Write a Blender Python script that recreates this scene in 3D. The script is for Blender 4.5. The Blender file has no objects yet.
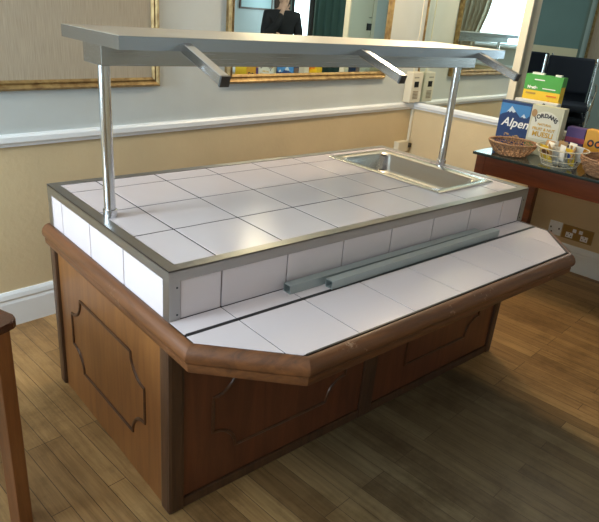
import bpy, bmesh, math, random
from mathutils import Vector, Matrix
random.seed(7)
PI = math.pi
S = bpy.context.scene
COL = S.collection

# ------------------------------------------------------------------ camera
g = dict(cx=-.7461, cy=-1.3489, cz=1.6034, yaw=-.7393, pitch=-.401, roll=.088, f=597.978)
cyw, syw = math.cos(g['yaw']), math.sin(g['yaw']); cp, sp = math.cos(g['pitch']), math.sin(g['pitch'])
fwd = Vector((-syw*cp, cyw*cp, sp)); right = Vector((cyw, syw, 0)); up = right.cross(fwd)
cr, sr = math.cos(g['roll']), math.sin(g['roll'])
rr = cr*right + sr*up; uu = -sr*right + cr*up
cam_d = bpy.data.cameras.new('camera'); cam = bpy.data.objects.new('camera', cam_d); COL.objects.link(cam)
m = Matrix(((rr.x, uu.x, -fwd.x), (rr.y, uu.y, -fwd.y), (rr.z, uu.z, -fwd.z))).to_4x4()
m.translation = Vector((g['cx'], g['cy'], g['cz'])); cam.matrix_world = m
cam_d.sensor_fit = 'HORIZONTAL'; cam_d.sensor_width = 36; cam_d.lens = 36*g['f']/599; cam_d.clip_start = .02
S.camera = cam

# ------------------------------------------------------------------ wall frame: a = along the back wall from the corner, b = along the right wall from the corner
K = Vector((3.2953, 1.8592, 0)); WA = .0913; nn = math.hypot(1, WA)
EA = Vector((-1, -WA, 0))/nn; EB = Vector((WA, -1, 0))/nn; PHI = math.atan2(EA.y, EA.x)
def W(a, b, z=0): return K + EA*a + EB*b + Vector((0, 0, z))

# ------------------------------------------------------------------ world, lights, exposure
w = bpy.data.worlds.new('world'); S.world = w; w.use_nodes = True
w.node_tree.nodes['Background'].inputs[0].default_value = (.75, .88, 1, 1)
w.node_tree.nodes['Background'].inputs[1].default_value = 1.0
def area(name, loc, direction, sx, sy, power, col):
    l = bpy.data.lights.new(name, 'AREA'); l.shape = 'RECTANGLE'; l.size = sx; l.size_y = sy
    l.energy = power; l.color = col
    o = bpy.data.objects.new(name, l); COL.objects.link(o); o.location = loc
    o.rotation_euler = Vector(direction).to_track_quat('-Z', 'Y').to_euler()
    return o
area('daylight_left_window', W(5.97, 2.05, 1.85), -EA, 1.7, 1.1, 22, (.70, .88, 1))
area('added_daylight_far_left', W(5.97, .62, 1.75), -EA, .8, 1.4, 78, (.70, .88, 1))  # added side daylight, placed at the unseen second left window
area('daylight_next_room', W(-3.14, 4.45, 1.5), EA, .3, 1.3, 10, (.70, .92, 1))
area('added_next_room_fill', W(-3.0, -2.5, 1.7), EB, 1.6, 1.2, 40, (.70, .92, 1))  # unseen light added to brighten the next room; no window there
def point(name, loc, power, col, r):
    l = bpy.data.lights.new(name, 'POINT'); l.energy = power; l.color = col; l.shadow_soft_size = r
    o = bpy.data.objects.new(name, l); COL.objects.link(o); o.location = loc; return o
WARM = (1, .78, .52)
point('warm_ceiling_lamp_light', W(1.0, .75, 2.33), 44, WARM, .12)
point('warm_ceiling_lamp_light', W(4.2, 1.3, 2.33), 3, WARM, .12)
point('warm_ceiling_lamp_light', W(-1.8, 1.6, 2.33), 22, (.95, .95, .85), .12)
S.view_settings.view_transform = 'Standard'; S.view_settings.look = 'None'
S.view_settings.gamma = 1; S.view_settings.use_curve_mapping = False
S.view_settings.exposure = 0.26

# ------------------------------------------------------------------ material helpers
def mat(name, col, rough=.5, metal=0, spec=.5, coat=0):
    M = bpy.data.materials.new(name); M.use_nodes = True
    p = M.node_tree.nodes['Principled BSDF']
    p.inputs['Base Color'].default_value = (*col, 1); p.inputs['Roughness'].default_value = rough
    p.inputs['Metallic'].default_value = metal; p.inputs['Specular IOR Level'].default_value = spec
    p.inputs['Coat Weight'].default_value = coat; p.inputs['Coat Roughness'].default_value = .12
    return M
def N(M, t, **kw):
    n = M.node_tree.nodes.new(t)
    for k, v in kw.items():
        if k in n.inputs.keys(): n.inputs[k].default_value = v
        else: setattr(n, k, v)
    return n
def L(M, a, ao, b, bi): M.node_tree.links.new(a.outputs[ao], b.inputs[bi])
def P(M): return M.node_tree.nodes['Principled BSDF']
def ramp(M, stops):
    r = N(M, 'ShaderNodeValToRGB'); e = r.color_ramp.elements
    while len(e) < len(stops): e.new(.5)
    for i, (p, c) in enumerate(stops): e[i].position = p; e[i].color = (*c, 1)
    return r
def mapped(M, scale=(1, 1, 1), rot=(0, 0, 0), loc=(0, 0, 0)):
    t = N(M, 'ShaderNodeTexCoord'); mp = N(M, 'ShaderNodeMapping')
    mp.inputs['Scale'].default_value = scale; mp.inputs['Rotation'].default_value = rot; mp.inputs['Location'].default_value = loc
    L(M, t, 'Object', mp, 'Vector'); return mp
def wood(name, dark, light, axis='x', scale=1, rough=.35, coat=.2, wear=None, bump=.15):
    M = mat(name, light, rough, coat=coat)
    st = {'x': (1.2, 14, 14), 'y': (14, 1.2, 14), 'z': (14, 14, 1.2)}[axis]
    mp = mapped(M, tuple(s*scale for s in st))
    n = N(M, 'ShaderNodeTexNoise', Scale=2.2, Detail=8, Roughness=.65, Distortion=.6); L(M, mp, 0, n, 'Vector')
    r = ramp(M, [(.3, dark), (.7, light)]); L(M, n, 'Fac', r, 0); out = r
    if wear:
        mp2 = mapped(M, (3, 3, 3)); n2 = N(M, 'ShaderNodeTexNoise', Scale=4, Detail=9, Roughness=.75); L(M, mp2, 0, n2, 'Vector')
        r2 = ramp(M, [(.62, (0, 0, 0)), (.68, (1, 1, 1))]); L(M, n2, 'Fac', r2, 0)
        mx = N(M, 'ShaderNodeMixRGB'); mx.inputs[2].default_value = (*wear, 1)
        L(M, r2, 0, mx, 0); L(M, r, 0, mx, 1); out = mx
    L(M, out, 0, P(M), 'Base Color')
    b = N(M, 'ShaderNodeBump', Strength=bump, Distance=.002); L(M, n, 'Fac', b, 'Height'); L(M, b, 0, P(M), 'Normal')
    return M

M_tile = mat('glazed_white_tile', (.74, .655, .675), .16, spec=.55)
_mp = mapped(M_tile, (1, 1, 1)); _n = N(M_tile, 'ShaderNodeTexNoise', Scale=7, Detail=3); L(M_tile, _mp, 0, _n, 'Vector')
_b = N(M_tile, 'ShaderNodeBump', Strength=.12, Distance=.004); L(M_tile, _n, 'Fac', _b, 'Height'); L(M_tile, _b, 0, P(M_tile), 'Normal')
_mr = N(M_tile, 'ShaderNodeMapRange'); _mr.inputs['To Min'].default_value = .12; _mr.inputs['To Max'].default_value = .3
L(M_tile, _n, 'Fac', _mr, 0); L(M_tile, _mr, 0, P(M_tile), 'Roughness')
M_grout = mat('dark_grout', (.03, .024, .022), .9, spec=.05)
def steel(name, col=(.56, .55, .54), rough=.3, axis='x', amt=.12):
    M = mat(name, col, rough, 1)
    sc = {'x': (2, 160, 160), 'y': (160, 2, 160), 'z': (160, 160, 2)}[axis]
    mp = mapped(M, sc); n = N(M, 'ShaderNodeTexNoise', Scale=2, Detail=4); L(M, mp, 0, n, 'Vector')
    r = N(M, 'ShaderNodeMapRange'); r.inputs['To Min'].default_value = rough-amt/2; r.inputs['To Max'].default_value = rough+amt
    L(M, n, 'Fac', r, 0); L(M, r, 0, P(M), 'Roughness')
    return M
M_steel = steel('brushed_steel', (.40, .385, .37), .34)
M_steel_y = steel('brushed_steel_across', (.40, .385, .37), .34, 'y')
M_shelfsteel = steel('shelf_steel', (.46, .49, .53), .17)
M_topsteel = steel('shelf_top_steel', (.74, .68, .60), .4)
M_pole = steel('polished_tube_steel', (.62, .63, .65), .16, 'z', .05)
M_pan = steel('basin_steel', (.66, .64, .60), .2, 'x', .06)
M_galv = mat('grey_aluminium', (.42, .47, .47), .45, .5)
M_galvdark = mat('tube_inside', (.05, .06, .07), .8, .2)
M_nose = wood('varnished_oak_edging', (.075, .027, .010), (.20, .074, .024), 'x', 1, .42, .08, wear=(.42, .26, .17))
M_nose_y = wood('varnished_oak_edging_side', (.075, .027, .010), (.20, .074, .024), 'y', 1, .42, .08, wear=(.42, .26, .17))
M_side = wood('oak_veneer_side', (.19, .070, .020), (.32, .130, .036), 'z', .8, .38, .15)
M_front_shaded = wood('oak_veneer_front_shaded', (.085, .026, .011), (.165, .050, .020), 'z', .8, .38, .15)  # same oak as M_side, with the front's shade darkened into its colour
M_post = wood('dark_oak_post', (.045, .022, .012), (.11, .05, .024), 'z', 1, .42, .1)
M_bead = wood('dark_moulding', (.05, .02, .01), (.11, .042, .016), 'y', 1, .4, .1)
M_tabw = wood('reddish_pine', (.16, .055, .016), (.30, .115, .035), 'z', .7, .3, .3)
M_tabtop = wood('dark_table_top', (.05, .018, .010), (.10, .035, .016), 'x', .8, .2, .4)
M_apron = wood('table_apron_wood', (.085, .020, .008), (.22, .055, .016), 'y', .6, .3, .3)
M_slate = mat('dark_green_table_top', (.028, .040, .036), .14, coat=.3)

def plaster(name, col, sc=60, st=.1, rough=.8):
    M = mat(name, col, rough, spec=.25); mp = mapped(M); n = N(M, 'ShaderNodeTexNoise', Scale=sc, Detail=6); L(M, mp, 0, n, 'Vector')
    b = N(M, 'ShaderNodeBump', Strength=st, Distance=.004); L(M, n, 'Fac', b, 'Height'); L(M, b, 0, P(M), 'Normal')
    n2 = N(M, 'ShaderNodeTexNoise', Scale=2.5, Detail=3); L(M, mp, 0, n2, 'Vector')
    r = ramp(M, [(.3, tuple(c*.94 for c in col)), (.7, tuple(min(1, c*1.04) for c in col))]); L(M, n2, 'Fac', r, 0); L(M, r, 0, P(M), 'Base Color')
    return M
M_upper = plaster('pale_wall_paint', (.56, .60, .60))
M_tan = plaster('tan_embossed_wallpaper', (.66, .53, .33), 38, .5)
M_ceil = plaster('ceiling_paint', (.75, .74, .70))
M_white = mat('white_gloss_paint', (.84, .88, .92), .35)
M_cream = mat('cream_paint', (.70, .64, .50), .4)
M_teal = plaster('teal_wall_paint', (.15, .21, .18))
M_gold = mat('gilt', (.60, .40, .13), .42, .6)
_mp = mapped(M_gold); _n = N(M_gold, 'ShaderNodeTexNoise', Scale=30, Detail=5); L(M_gold, _mp, 0, _n, 'Vector')
_r = ramp(M_gold, [(.35, (.24, .15, .06)), (.65, (.42, .30, .13))]); L(M_gold, _n, 'Fac', _r, 0); L(M_gold, _r, 0, P(M_gold), 'Base Color')
M_mirror = mat('mirror_glass', (.80, .88, .85), .0, 1)
M_cloth = mat('woven_brown_panel', (.34, .26, .20), .85)
_mp = mapped(M_cloth, (330, 330, 9)); _n = N(M_cloth, 'ShaderNodeTexNoise', Scale=1, Detail=5); L(M_cloth, _mp, 0, _n, 'Vector')
_r = ramp(M_cloth, [(.3, (.36, .30, .22)), (.7, (.48, .41, .31))]); L(M_cloth, _n, 'Fac', _r, 0); L(M_cloth, _r, 0, P(M_cloth), 'Base Color')

# floor boards (object space of the floor: x = a, y = b); boards run along b
M_floor = mat('worn_oak_boards', (.4, .25, .12), .42, spec=.4)
_tc = N(M_floor, 'ShaderNodeTexCoord'); _sw = N(M_floor, 'ShaderNodeMapping'); _sw.inputs['Rotation'].default_value = (0, 0, PI/2)
L(M_floor, _tc, 'Object', _sw, 'Vector')
_br = N(M_floor, 'ShaderNodeTexBrick'); _br.offset = .37; _br.offset_frequency = 3
for k, v in dict(Scale=1.0, **{'Mortar Size': .0012, 'Mortar Smooth': .2, 'Bias': 0, 'Brick Width': .95, 'Row Height': .068}).items(): _br.inputs[k].default_value = v
_br.inputs['Color1'].default_value = (0, 0, 0, 1); _br.inputs['Color2'].default_value = (1, 1, 1, 1); _br.inputs['Mortar'].default_value = (.5, .5, .5, 1)
L(M_floor, _sw, 0, _br, 'Vector')
_rc = ramp(M_floor, [(0, (.30, .17, .068)), (.35, (.37, .215, .088)), (.7, (.44, .262, .108)), (1, (.50, .31, .132))]); L(M_floor, _br, 'Color', _rc, 0)
_mpg = N(M_floor, 'ShaderNodeMapping'); _mpg.inputs['Scale'].default_value = (26, 1.6, 1); L(M_floor, _tc, 'Object', _mpg, 'Vector')
_ng = N(M_floor, 'ShaderNodeTexNoise', Scale=2, Detail=9, Roughness=.7, Distortion=.4); L(M_floor, _mpg, 0, _ng, 'Vector')
_rg = ramp(M_floor, [(.28, (.50, .45, .38)), (.62, (1, 1, 1))]); L(M_floor, _ng, 'Fac', _rg, 0)
_mu = N(M_floor, 'ShaderNodeMixRGB', blend_type='MULTIPLY'); _mu.inputs[0].default_value = .85
L(M_floor, _rc, 0, _mu, 1); L(M_floor, _rg, 0, _mu, 2)
# boards multiplied darker and greyer in front of the counter
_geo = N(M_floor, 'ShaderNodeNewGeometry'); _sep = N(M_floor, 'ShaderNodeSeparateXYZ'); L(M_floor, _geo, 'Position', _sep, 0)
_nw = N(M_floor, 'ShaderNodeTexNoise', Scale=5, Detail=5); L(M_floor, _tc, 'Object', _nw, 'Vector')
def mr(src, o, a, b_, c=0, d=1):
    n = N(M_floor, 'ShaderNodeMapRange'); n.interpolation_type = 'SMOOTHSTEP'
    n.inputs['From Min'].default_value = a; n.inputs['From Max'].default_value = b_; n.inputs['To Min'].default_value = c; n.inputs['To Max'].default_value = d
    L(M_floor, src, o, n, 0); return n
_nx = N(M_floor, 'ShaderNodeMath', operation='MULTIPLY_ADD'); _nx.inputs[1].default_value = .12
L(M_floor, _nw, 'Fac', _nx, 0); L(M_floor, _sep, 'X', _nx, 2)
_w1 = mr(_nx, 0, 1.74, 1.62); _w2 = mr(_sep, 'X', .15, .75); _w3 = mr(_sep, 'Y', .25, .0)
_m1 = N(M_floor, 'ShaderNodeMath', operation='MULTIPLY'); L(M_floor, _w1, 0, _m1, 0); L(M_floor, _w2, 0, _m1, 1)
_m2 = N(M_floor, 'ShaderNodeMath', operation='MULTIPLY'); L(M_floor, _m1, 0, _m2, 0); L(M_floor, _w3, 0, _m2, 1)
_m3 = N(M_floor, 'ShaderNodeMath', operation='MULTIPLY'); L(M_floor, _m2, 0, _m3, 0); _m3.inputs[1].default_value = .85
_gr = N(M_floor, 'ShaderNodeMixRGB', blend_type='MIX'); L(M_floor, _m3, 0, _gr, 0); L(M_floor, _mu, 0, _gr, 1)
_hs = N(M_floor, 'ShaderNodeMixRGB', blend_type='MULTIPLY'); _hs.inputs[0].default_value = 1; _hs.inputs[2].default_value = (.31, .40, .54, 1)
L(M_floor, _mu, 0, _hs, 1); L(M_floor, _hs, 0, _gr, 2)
# dark knots and stains
_vo = N(M_floor, 'ShaderNodeTexVoronoi', Scale=2.3); L(M_floor, _tc, 'Object', _vo, 'Vector')
_rv = ramp(M_floor, [(.02, (.35, .3, .27)), (.11, (1, 1, 1))]); L(M_floor, _vo, 'Distance', _rv, 0)
_mk = N(M_floor, 'ShaderNodeMixRGB', blend_type='MULTIPLY'); _mk.inputs[0].default_value = .7; L(M_floor, _gr, 0, _mk, 1); L(M_floor, _rv, 0, _mk, 2)
_nb = N(M_floor, 'ShaderNodeTexNoise', Scale=3.2, Detail=7, Roughness=.7); L(M_floor, _tc, 'Object', _nb, 'Vector')
_rb = ramp(M_floor, [(.34, (.55, .50, .42)), (.52, (1, 1, 1)), (.72, (1.12, 1.1, 1.05))]); L(M_floor, _nb, 'Fac', _rb, 0)
_mb = N(M_floor, 'ShaderNodeMixRGB', blend_type='MULTIPLY'); _mb.inputs[0].default_value = .8; L(M_floor, _mk, 0, _mb, 1); L(M_floor, _rb, 0, _mb, 2); _mk = _mb
_mm = N(M_floor, 'ShaderNodeMixRGB', blend_type='MIX'); _mm.inputs[2].default_value = (.07, .04, .02, 1)
L(M_floor, _br, 'Fac', _mm, 0); L(M_floor, _mk, 0, _mm, 1); L(M_floor, _mm, 0, P(M_floor), 'Base Color')
_bf = N(M_floor, 'ShaderNodeBump', Strength=.35, Distance=.002); L(M_floor, _ng, 'Fac', _bf, 'Height'); L(M_floor, _bf, 0, P(M_floor), 'Normal')
_rf = N(M_floor, 'ShaderNodeMapRange'); _rf.inputs['To Min'].default_value = .34; _rf.inputs['To Max'].default_value = .6; L(M_floor, _ng, 'Fac', _rf, 0); L(M_floor, _rf, 0, P(M_floor), 'Roughness')

# ------------------------------------------------------------------ mesh helpers
def link(name, bm, m, parent=None, smooth=False):
    me = bpy.data.meshes.new(name); bmesh.ops.recalc_face_normals(bm, faces=bm.faces[:])
    for e_ in bm.edges:
        if len(e_.link_faces) == 2 and e_.calc_face_angle() > .75: e_.smooth = False
    bm.to_mesh(me); bm.free()
    for x in (m if isinstance(m, (list, tuple)) else [m]): me.materials.append(x)
    if smooth:
        for p in me.polygons: p.use_smooth = True
    o = bpy.data.objects.new(name, me); COL.objects.link(o)
    if parent is not None: o.parent = parent
    return o
def thing(name, label, cat, loc=(0, 0, 0), rz=0, group=None):
    o = bpy.data.objects.new(name, None); COL.objects.link(o); o.location = loc; o.rotation_euler = (0, 0, rz)
    o.empty_display_size = .05
    return tag(o, label, cat, group)
def tag(o, label, cat, group=None):
    o['label'] = label; o['category'] = cat
    if group: o['group'] = group
    return o
def place(o, loc, rz): o.location = loc; o.rotation_euler = (0, 0, rz); return o
def struct(name, bm, m):
    o = link(name, bm, m); o['kind'] = 'structure'; place(o, K, PHI); return o
def box(bm, x0, x1, y0, y1, z0, z1, bev=0, mi=0, M=None):
    vs = [bm.verts.new((x, y, z)) for z in (z0, z1) for y in (y0, y1) for x in (x0, x1)]
    fs = [bm.faces.new([vs[i] for i in f]) for f in ((0, 2, 3, 1), (4, 5, 7, 6), (0, 1, 5, 4), (2, 6, 7, 3), (0, 4, 6, 2), (1, 3, 7, 5))]
    for f in fs: f.material_index = mi
    if M is not None: bmesh.ops.transform(bm, matrix=M, verts=vs)
    if bev:
        es = list({e for f in fs for e in f.edges})
        r = bmesh.ops.bevel(bm, geom=es, offset=bev, segments=2, profile=.6, affect='EDGES')
        for f in r['faces']: f.material_index = mi
def bx(*a, **k): bm = bmesh.new(); box(bm, *a, **k); return bm
def tube(bm, pts, r, seg=10, closed=False, cap=True, sx=1, mi=0, square=False):
    pts = [Vector(p) for p in pts]; n = len(pts); rings = []
    rs = r if isinstance(r, (list, tuple)) else [r]*n
    prev = None
    for i, p in enumerate(pts):
        if closed: t = pts[(i+1) % n]-pts[i-1]
        else: t = (pts[min(i+1, n-1)]-pts[max(i-1, 0)])
        t.normalize()
        if prev is None:
            a = Vector((0, 0, 1)) if abs(t.z) < .9 else Vector((0, 1, 0))
            u = t.cross(a).normalized()
        else: u = (prev - t*prev.dot(t)).normalized()
        v = t.cross(u); prev = u
        k0 = PI/4 if square else 0
        rings.append([bm.verts.new(p+(u*math.cos(2*PI*k/seg+k0)+v*math.sin(2*PI*k/seg+k0)*sx)*rs[i]) for k in range(seg)])
    m = n if closed else n-1
    for i in range(m):
        A, B = rings[i], rings[(i+1) % n]
        for k in range(seg):
            f = bm.faces.new((A[k], A[(k+1) % seg], B[(k+1) % seg], B[k])); f.material_index = mi; f.smooth = not square
    if cap and not closed:
        for rg in (rings[0], rings[-1]):
            f = bm.faces.new(rg); f.material_index = mi
def lathe(bm, prof, seg=24, cx=0, cy=0, mi=0):
    rings = [[bm.verts.new((cx+r*math.cos(2*PI*k/seg), cy+r*math.sin(2*PI*k/seg), z)) for k in range(seg)] for r, z in prof]
    for A, B in zip(rings, rings[1:]):
        for k in range(seg):
            f = bm.faces.new((A[k], A[(k+1) % seg], B[(k+1) % seg], B[k])); f.material_index = mi; f.smooth = True
    for rg in (rings[0], rings[-1]):
        f = bm.faces.new(rg); f.material_index = mi
def prism(bm, poly, z0, z1, bev=0, mi=0):
    a = [bm.verts.new((x, y, z0)) for x, y in poly]; b = [bm.verts.new((x, y, z1)) for x, y in poly]
    n = len(poly); fs = [bm.faces.new(a[::-1]), bm.faces.new(b)]
    for i in range(n): fs.append(bm.faces.new((a[i], a[(i+1) % n], b[(i+1) % n], b[i])))
    for f in fs: f.material_index = mi
    if bev:
        bmesh.ops.bevel(bm, geom=list({e for e in fs[1].edges}), offset=bev, segments=2, profile=.6, affect='EDGES')
def sweep(bm, path, prof, closed=False, side=1):
    # path: (x, y); prof: (outward offset, z) list; mitred joins
    n = len(path); P2 = [Vector(p) for p in path]; rings = []
    for i in range(n):
        def nrm(a, b): d = (b-a).normalized(); return Vector((d.y, -d.x))*side
        if closed or 0 < i < n-1:
            n1 = nrm(P2[i-1], P2[i]); n2 = nrm(P2[i], P2[(i+1) % n]); mdir = (n1+n2).normalized(); mdir = mdir/max(.3, mdir.dot(n1))
        elif i == 0: mdir = nrm(P2[0], P2[1])
        else: mdir = nrm(P2[-2], P2[-1])
        rings.append([bm.verts.new((P2[i].x+mdir.x*o, P2[i].y+mdir.y*o, z)) for o, z in prof])
    m = n if closed else n-1; k = len(prof)
    for i in range(m):
        A, B = rings[i], rings[(i+1) % n]
        for j in range(k): bm.faces.new((A[j], A[(j+1) % k], B[(j+1) % k], B[j]))
    if not closed: bm.faces.new(rings[0]); bm.faces.new(rings[-1][::-1])
def text(name, s, size, m, parent, loc, rot, depth=.0006, bold=0, shear=0, sx=1, align='CENTER'):
    c = bpy.data.curves.new(name, 'FONT'); c.body = s; c.size = size; c.extrude = depth; c.align_x = align; c.align_y = 'CENTER'
    c.offset = bold; c.shear = shear; c.resolution_u = 3
    t = bpy.data.objects.new(name+'_c', c); COL.objects.link(t)
    bpy.context.view_layer.update()
    me = bpy.data.meshes.new_from_object(t.evaluated_get(bpy.context.evaluated_depsgraph_get())); bpy.data.objects.remove(t); bpy.data.curves.remove(c)
    me.materials.clear(); me.materials.append(m)
    o = bpy.data.objects.new(name, me); COL.objects.link(o); o.parent = parent; o.location = loc; o.rotation_euler = rot; o.scale = (sx, 1, 1)
    return o

# ------------------------------------------------------------------ room shell (a, b, z)
H = 2.7; AL = 6.0; BO = 4.6; T = .12
NR_A = -5.2; NR_B0 = -2.6; NR_B1 = 5.0
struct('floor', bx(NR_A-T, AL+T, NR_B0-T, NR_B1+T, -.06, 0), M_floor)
struct('ceiling', bx(NR_A-T, AL+T, NR_B0-T, NR_B1+T, H, H+.08), M_ceil)
DZ0, DZ1 = .905, .962                                              # dado rail
def wall2(name, x0, x1, y0, y1, z0=0, z1=H, m=None):
    bm = bmesh.new()
    if m is None:
        box(bm, x0, x1, y0, y1, z0, min(z1, .93), mi=0)
        if z1 > .93: box(bm, x0, x1, y0, y1, .93, z1, mi=1)
        m = [M_tan, M_upper]
    else: box(bm, x0, x1, y0, y1, z0, z1)
    return struct(name, bm, m)
wall2('wall_back', -T, AL+T, -T, 0)
OP0, OP1, OPT = .85, 2.95, 2.35                                     # opening in the right wall
bm = bmesh.new()
box(bm, -T, 0, 0, OP0, 0, .93, mi=0); box(bm, -T, 0, OP0, OP1, 0, .93, mi=0); box(bm, -T, 0, OP1, BO, 0, .93, mi=0)
box(bm, -T, 0, 0, OP0, .93, H, mi=1); box(bm, -T, 0, OP1, BO, .93, H, mi=1); box(bm, -T, 0, OP0, OP1, OPT, H, mi=1)
struct('wall_right', bm, [M_tan, M_upper])
wy0, wy1, wz0, wz1 = 1.2, 2.9, 1.28, 2.42
vy0, vy1, vz0, vz1 = .2, 1.02, 1.0, 2.42  # unseen second left window, added for more daylight
bm = bmesh.new()
for (a0, a1) in ((0, vy0), (vy1, wy0), (wy1, BO)): box(bm, AL, AL+T, a0, a1, .93, H, mi=1)
box(bm, AL, AL+T, vy0, vy1, .93, vz0, mi=1); box(bm, AL, AL+T, vy0, vy1, vz1, H, mi=1)
box(bm, AL, AL+T, wy0, wy1, .93, wz0, mi=1); box(bm, AL, AL+T, wy0, wy1, wz1, H, mi=1)
box(bm, AL, AL+T, 0, BO, 0, .93, mi=0)
struct('wall_left', bm, [M_tan, M_upper])
wall2('wall_front', 0, AL+T, BO, BO+T)
# next room seen through the opening
wall2('wall_next_room_far', NR_A-T, NR_A, NR_B0, .02, 1.36, H, M_teal)
wall2('wall_next_room_far_lower', NR_A-T, NR_A, NR_B0, .02, 0, 1.36, M_tan)
wall2('wall_next_room_partition', -3.2-T, -3.2, .05, NR_B1, 0, H, plaster('grey_green_paint', (.36, .46, .44)))
wall2('wall_next_room_back', NR_A-T, -T, NR_B0-T, NR_B0, 0, H, M_teal)
wall2('wall_next_room_front', -3.2-T, 0, NR_B1, NR_B1+T, 0, H, M_upper)
wall2('wall_next_room_side', -T, 0, NR_B0, -T, 0, H, M_teal)
wall2('wall_next_room_return', -T, 0, BO+T, NR_B1, 0, H, M_upper)
wall2('wall_next_room_return_far', NR_A, -3.2, .02, .05, 0, H, M_teal)

rail = [(0, DZ0), (.012, DZ0), (.016, DZ0+.012), (.024, DZ0+.022), (.024, DZ1-.012), (.018, DZ1-.004), (.0, DZ1)]
def run(name, path, prof, m): bm = bmesh.new(); sweep(bm, path, prof, side=-1); return struct(name, bm, m)
bbp = [(0, 0), (.018, 0), (.018, .125), (.014, .14), (.018, .15), (.014, .172), (.006, .186), (0, .186)]
# room corner is (0,0); sweep outward offset points into the room
def straight(name, axis, lo, hi, prof, m, at=0, sgn=1):
    bm = bmesh.new(); R = []
    for t in (lo, hi): R.append([bm.verts.new(((t, at+sgn*o, z) if axis == 'a' else (at+sgn*o, t, z))) for o, z in prof])
    k = len(prof)
    for j in range(k): bm.faces.new((R[0][j], R[0][(j+1) % k], R[1][(j+1) % k], R[1][j]))
    bm.faces.new(R[0]); bm.faces.new(R[1][::-1]); return struct(name, bm, m)
straight('trim_1', 'a', .0, AL, rail, M_white)
straight('trim_2', 'b', .0, BO, rail, M_white)
straight('trim_3', 'b', .0, BO, rail, M_white, AL, -1)
straight('trim_4', 'a', .0, AL, rail, M_white, BO, -1)
straight('baseboard_back', 'a', 0, AL, bbp, M_white)
straight('baseboard_right', 'b', 0, BO, bbp, M_white)
straight('baseboard_left', 'b', 0, BO, bbp, M_white, AL, -1)
straight('baseboard_front', 'a', 0, AL, bbp, M_white, BO, -1)
bm = bmesh.new(); box(bm, .0, .022, .0, .022, .186, DZ0, .004); struct('trim_5', bm, M_cream)              # corner strip below the rail
# sill, jambs and glazing bar of the opening
bm = bmesh.new(); box(bm, -T, .016, OP0-.055, OP0, DZ1, OPT+.05, .004); box(bm, -T, .016, OP1, OP1+.06, DZ1, OPT+.05, .004)
box(bm, -T, .016, OP0, OP1, OPT, OPT+.06, .004); box(bm, -T, .0, OP0, OP1, .93, .945, .003)
struct('trim_6', bm, M_cream)

# windows
def window(name, y0, y1, z0, z1, cross):
    bm = bmesh.new(); f = .055
    for (a0, a1, c0, c1) in ((y0, y1, z0, z0+f), (y0, y1, z1-f, z1), (y0, y0+f, z0, z1), (y1-f, y1, z0, z1)): box(bm, AL+.02, AL+.07, a0, a1, c0, c1, .004)
    if cross: box(bm, AL+.03, AL+.06, (y0+y1)/2-.015, (y0+y1)/2+.015, z0+f, z1-f)
    box(bm, AL-.10, AL+.03, y0-.04, y1+.04, z0-.04, z0, .006)
    o = struct(name, bm, M_white)
    return o
M_sky = bpy.data.materials.new('daylight_pane'); M_sky.use_nodes = True
_nt = M_sky.node_tree; _nt.nodes.clear(); _e = _nt.nodes.new('ShaderNodeEmission'); _o = _nt.nodes.new('ShaderNodeOutputMaterial')
_e.inputs[0].default_value = (.86, .95, 1, 1); _e.inputs[1].default_value = 1.5; _nt.links.new(_e.outputs[0], _o.inputs[0])
for i, (y0, y1, z0, z1) in enumerate(((wy0, wy1, wz0, wz1), (vy0, vy1, vz0, vz1))):  # second entry is the added window
    window('window_%d' % (i+1), y0, y1, z0, z1, i == 1)
    p = link('pane', bx(AL+.045, AL+.05, y0+.05, y1-.05, z0+.05, z1-.05), M_sky); p['kind'] = 'structure'; p.name = 'window_%d' % (i+3); place(p, K, PHI)
# next room tall narrow window
bm = bmesh.new(); box(bm, -3.2, -3.17, 4.22, 4.30, .9, 2.3); box(bm, -3.2, -3.17, 4.62, 4.70, .9, 2.3); box(bm, -3.2, -3.17, 4.3, 4.62, .9, .98); box(bm, -3.2, -3.17, 4.3, 4.62, 2.22, 2.3)
struct('window_5', bm, mat('dark_window_frame', (.05, .04, .035), .4))
p = link('window_6', bx(-3.195, -3.185, 4.3, 4.62, .98, 2.22), M_sky); p['kind'] = 'structure'; place(p, K, PHI)
bm = bmesh.new(); box(bm, NR_A, NR_A+.02, -1.72, -1.5, 1.5, 2.5); w7 = struct('window_7', bm, mat('pale_green_glass', (.32, .50, .50), .1))

# cream door in the front wall with a black lock box
bm = bmesh.new(); box(bm, 4.25, 5.15, BO-.035, BO, 0.0, 2.05, .004)
d = struct('door_1', bm, M_cream)
bm = bmesh.new(); box(bm, 4.15, 4.25, BO-.05, BO, 0, 2.13, .005); box(bm, 5.15, 5.25, BO-.05, BO, 0, 2.13, .005); box(bm, 4.15, 5.25, BO-.05, BO, 2.05, 2.13, .005)
struct('trim_7', bm, M_cream)
link('lock', bx(5.02, 5.12, BO-.075, BO-.035, 1.30, 1.42, .006), mat('black_plastic', (.01, .01, .012), .3), d)
bm = bmesh.new(); tube(bm, [(5.07, BO-.035, 1.52), (5.07, BO-.09, 1.52), (5.0, BO-.1, 1.52)], .009, 8); link('handle', bm, M_pole, d)

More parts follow.
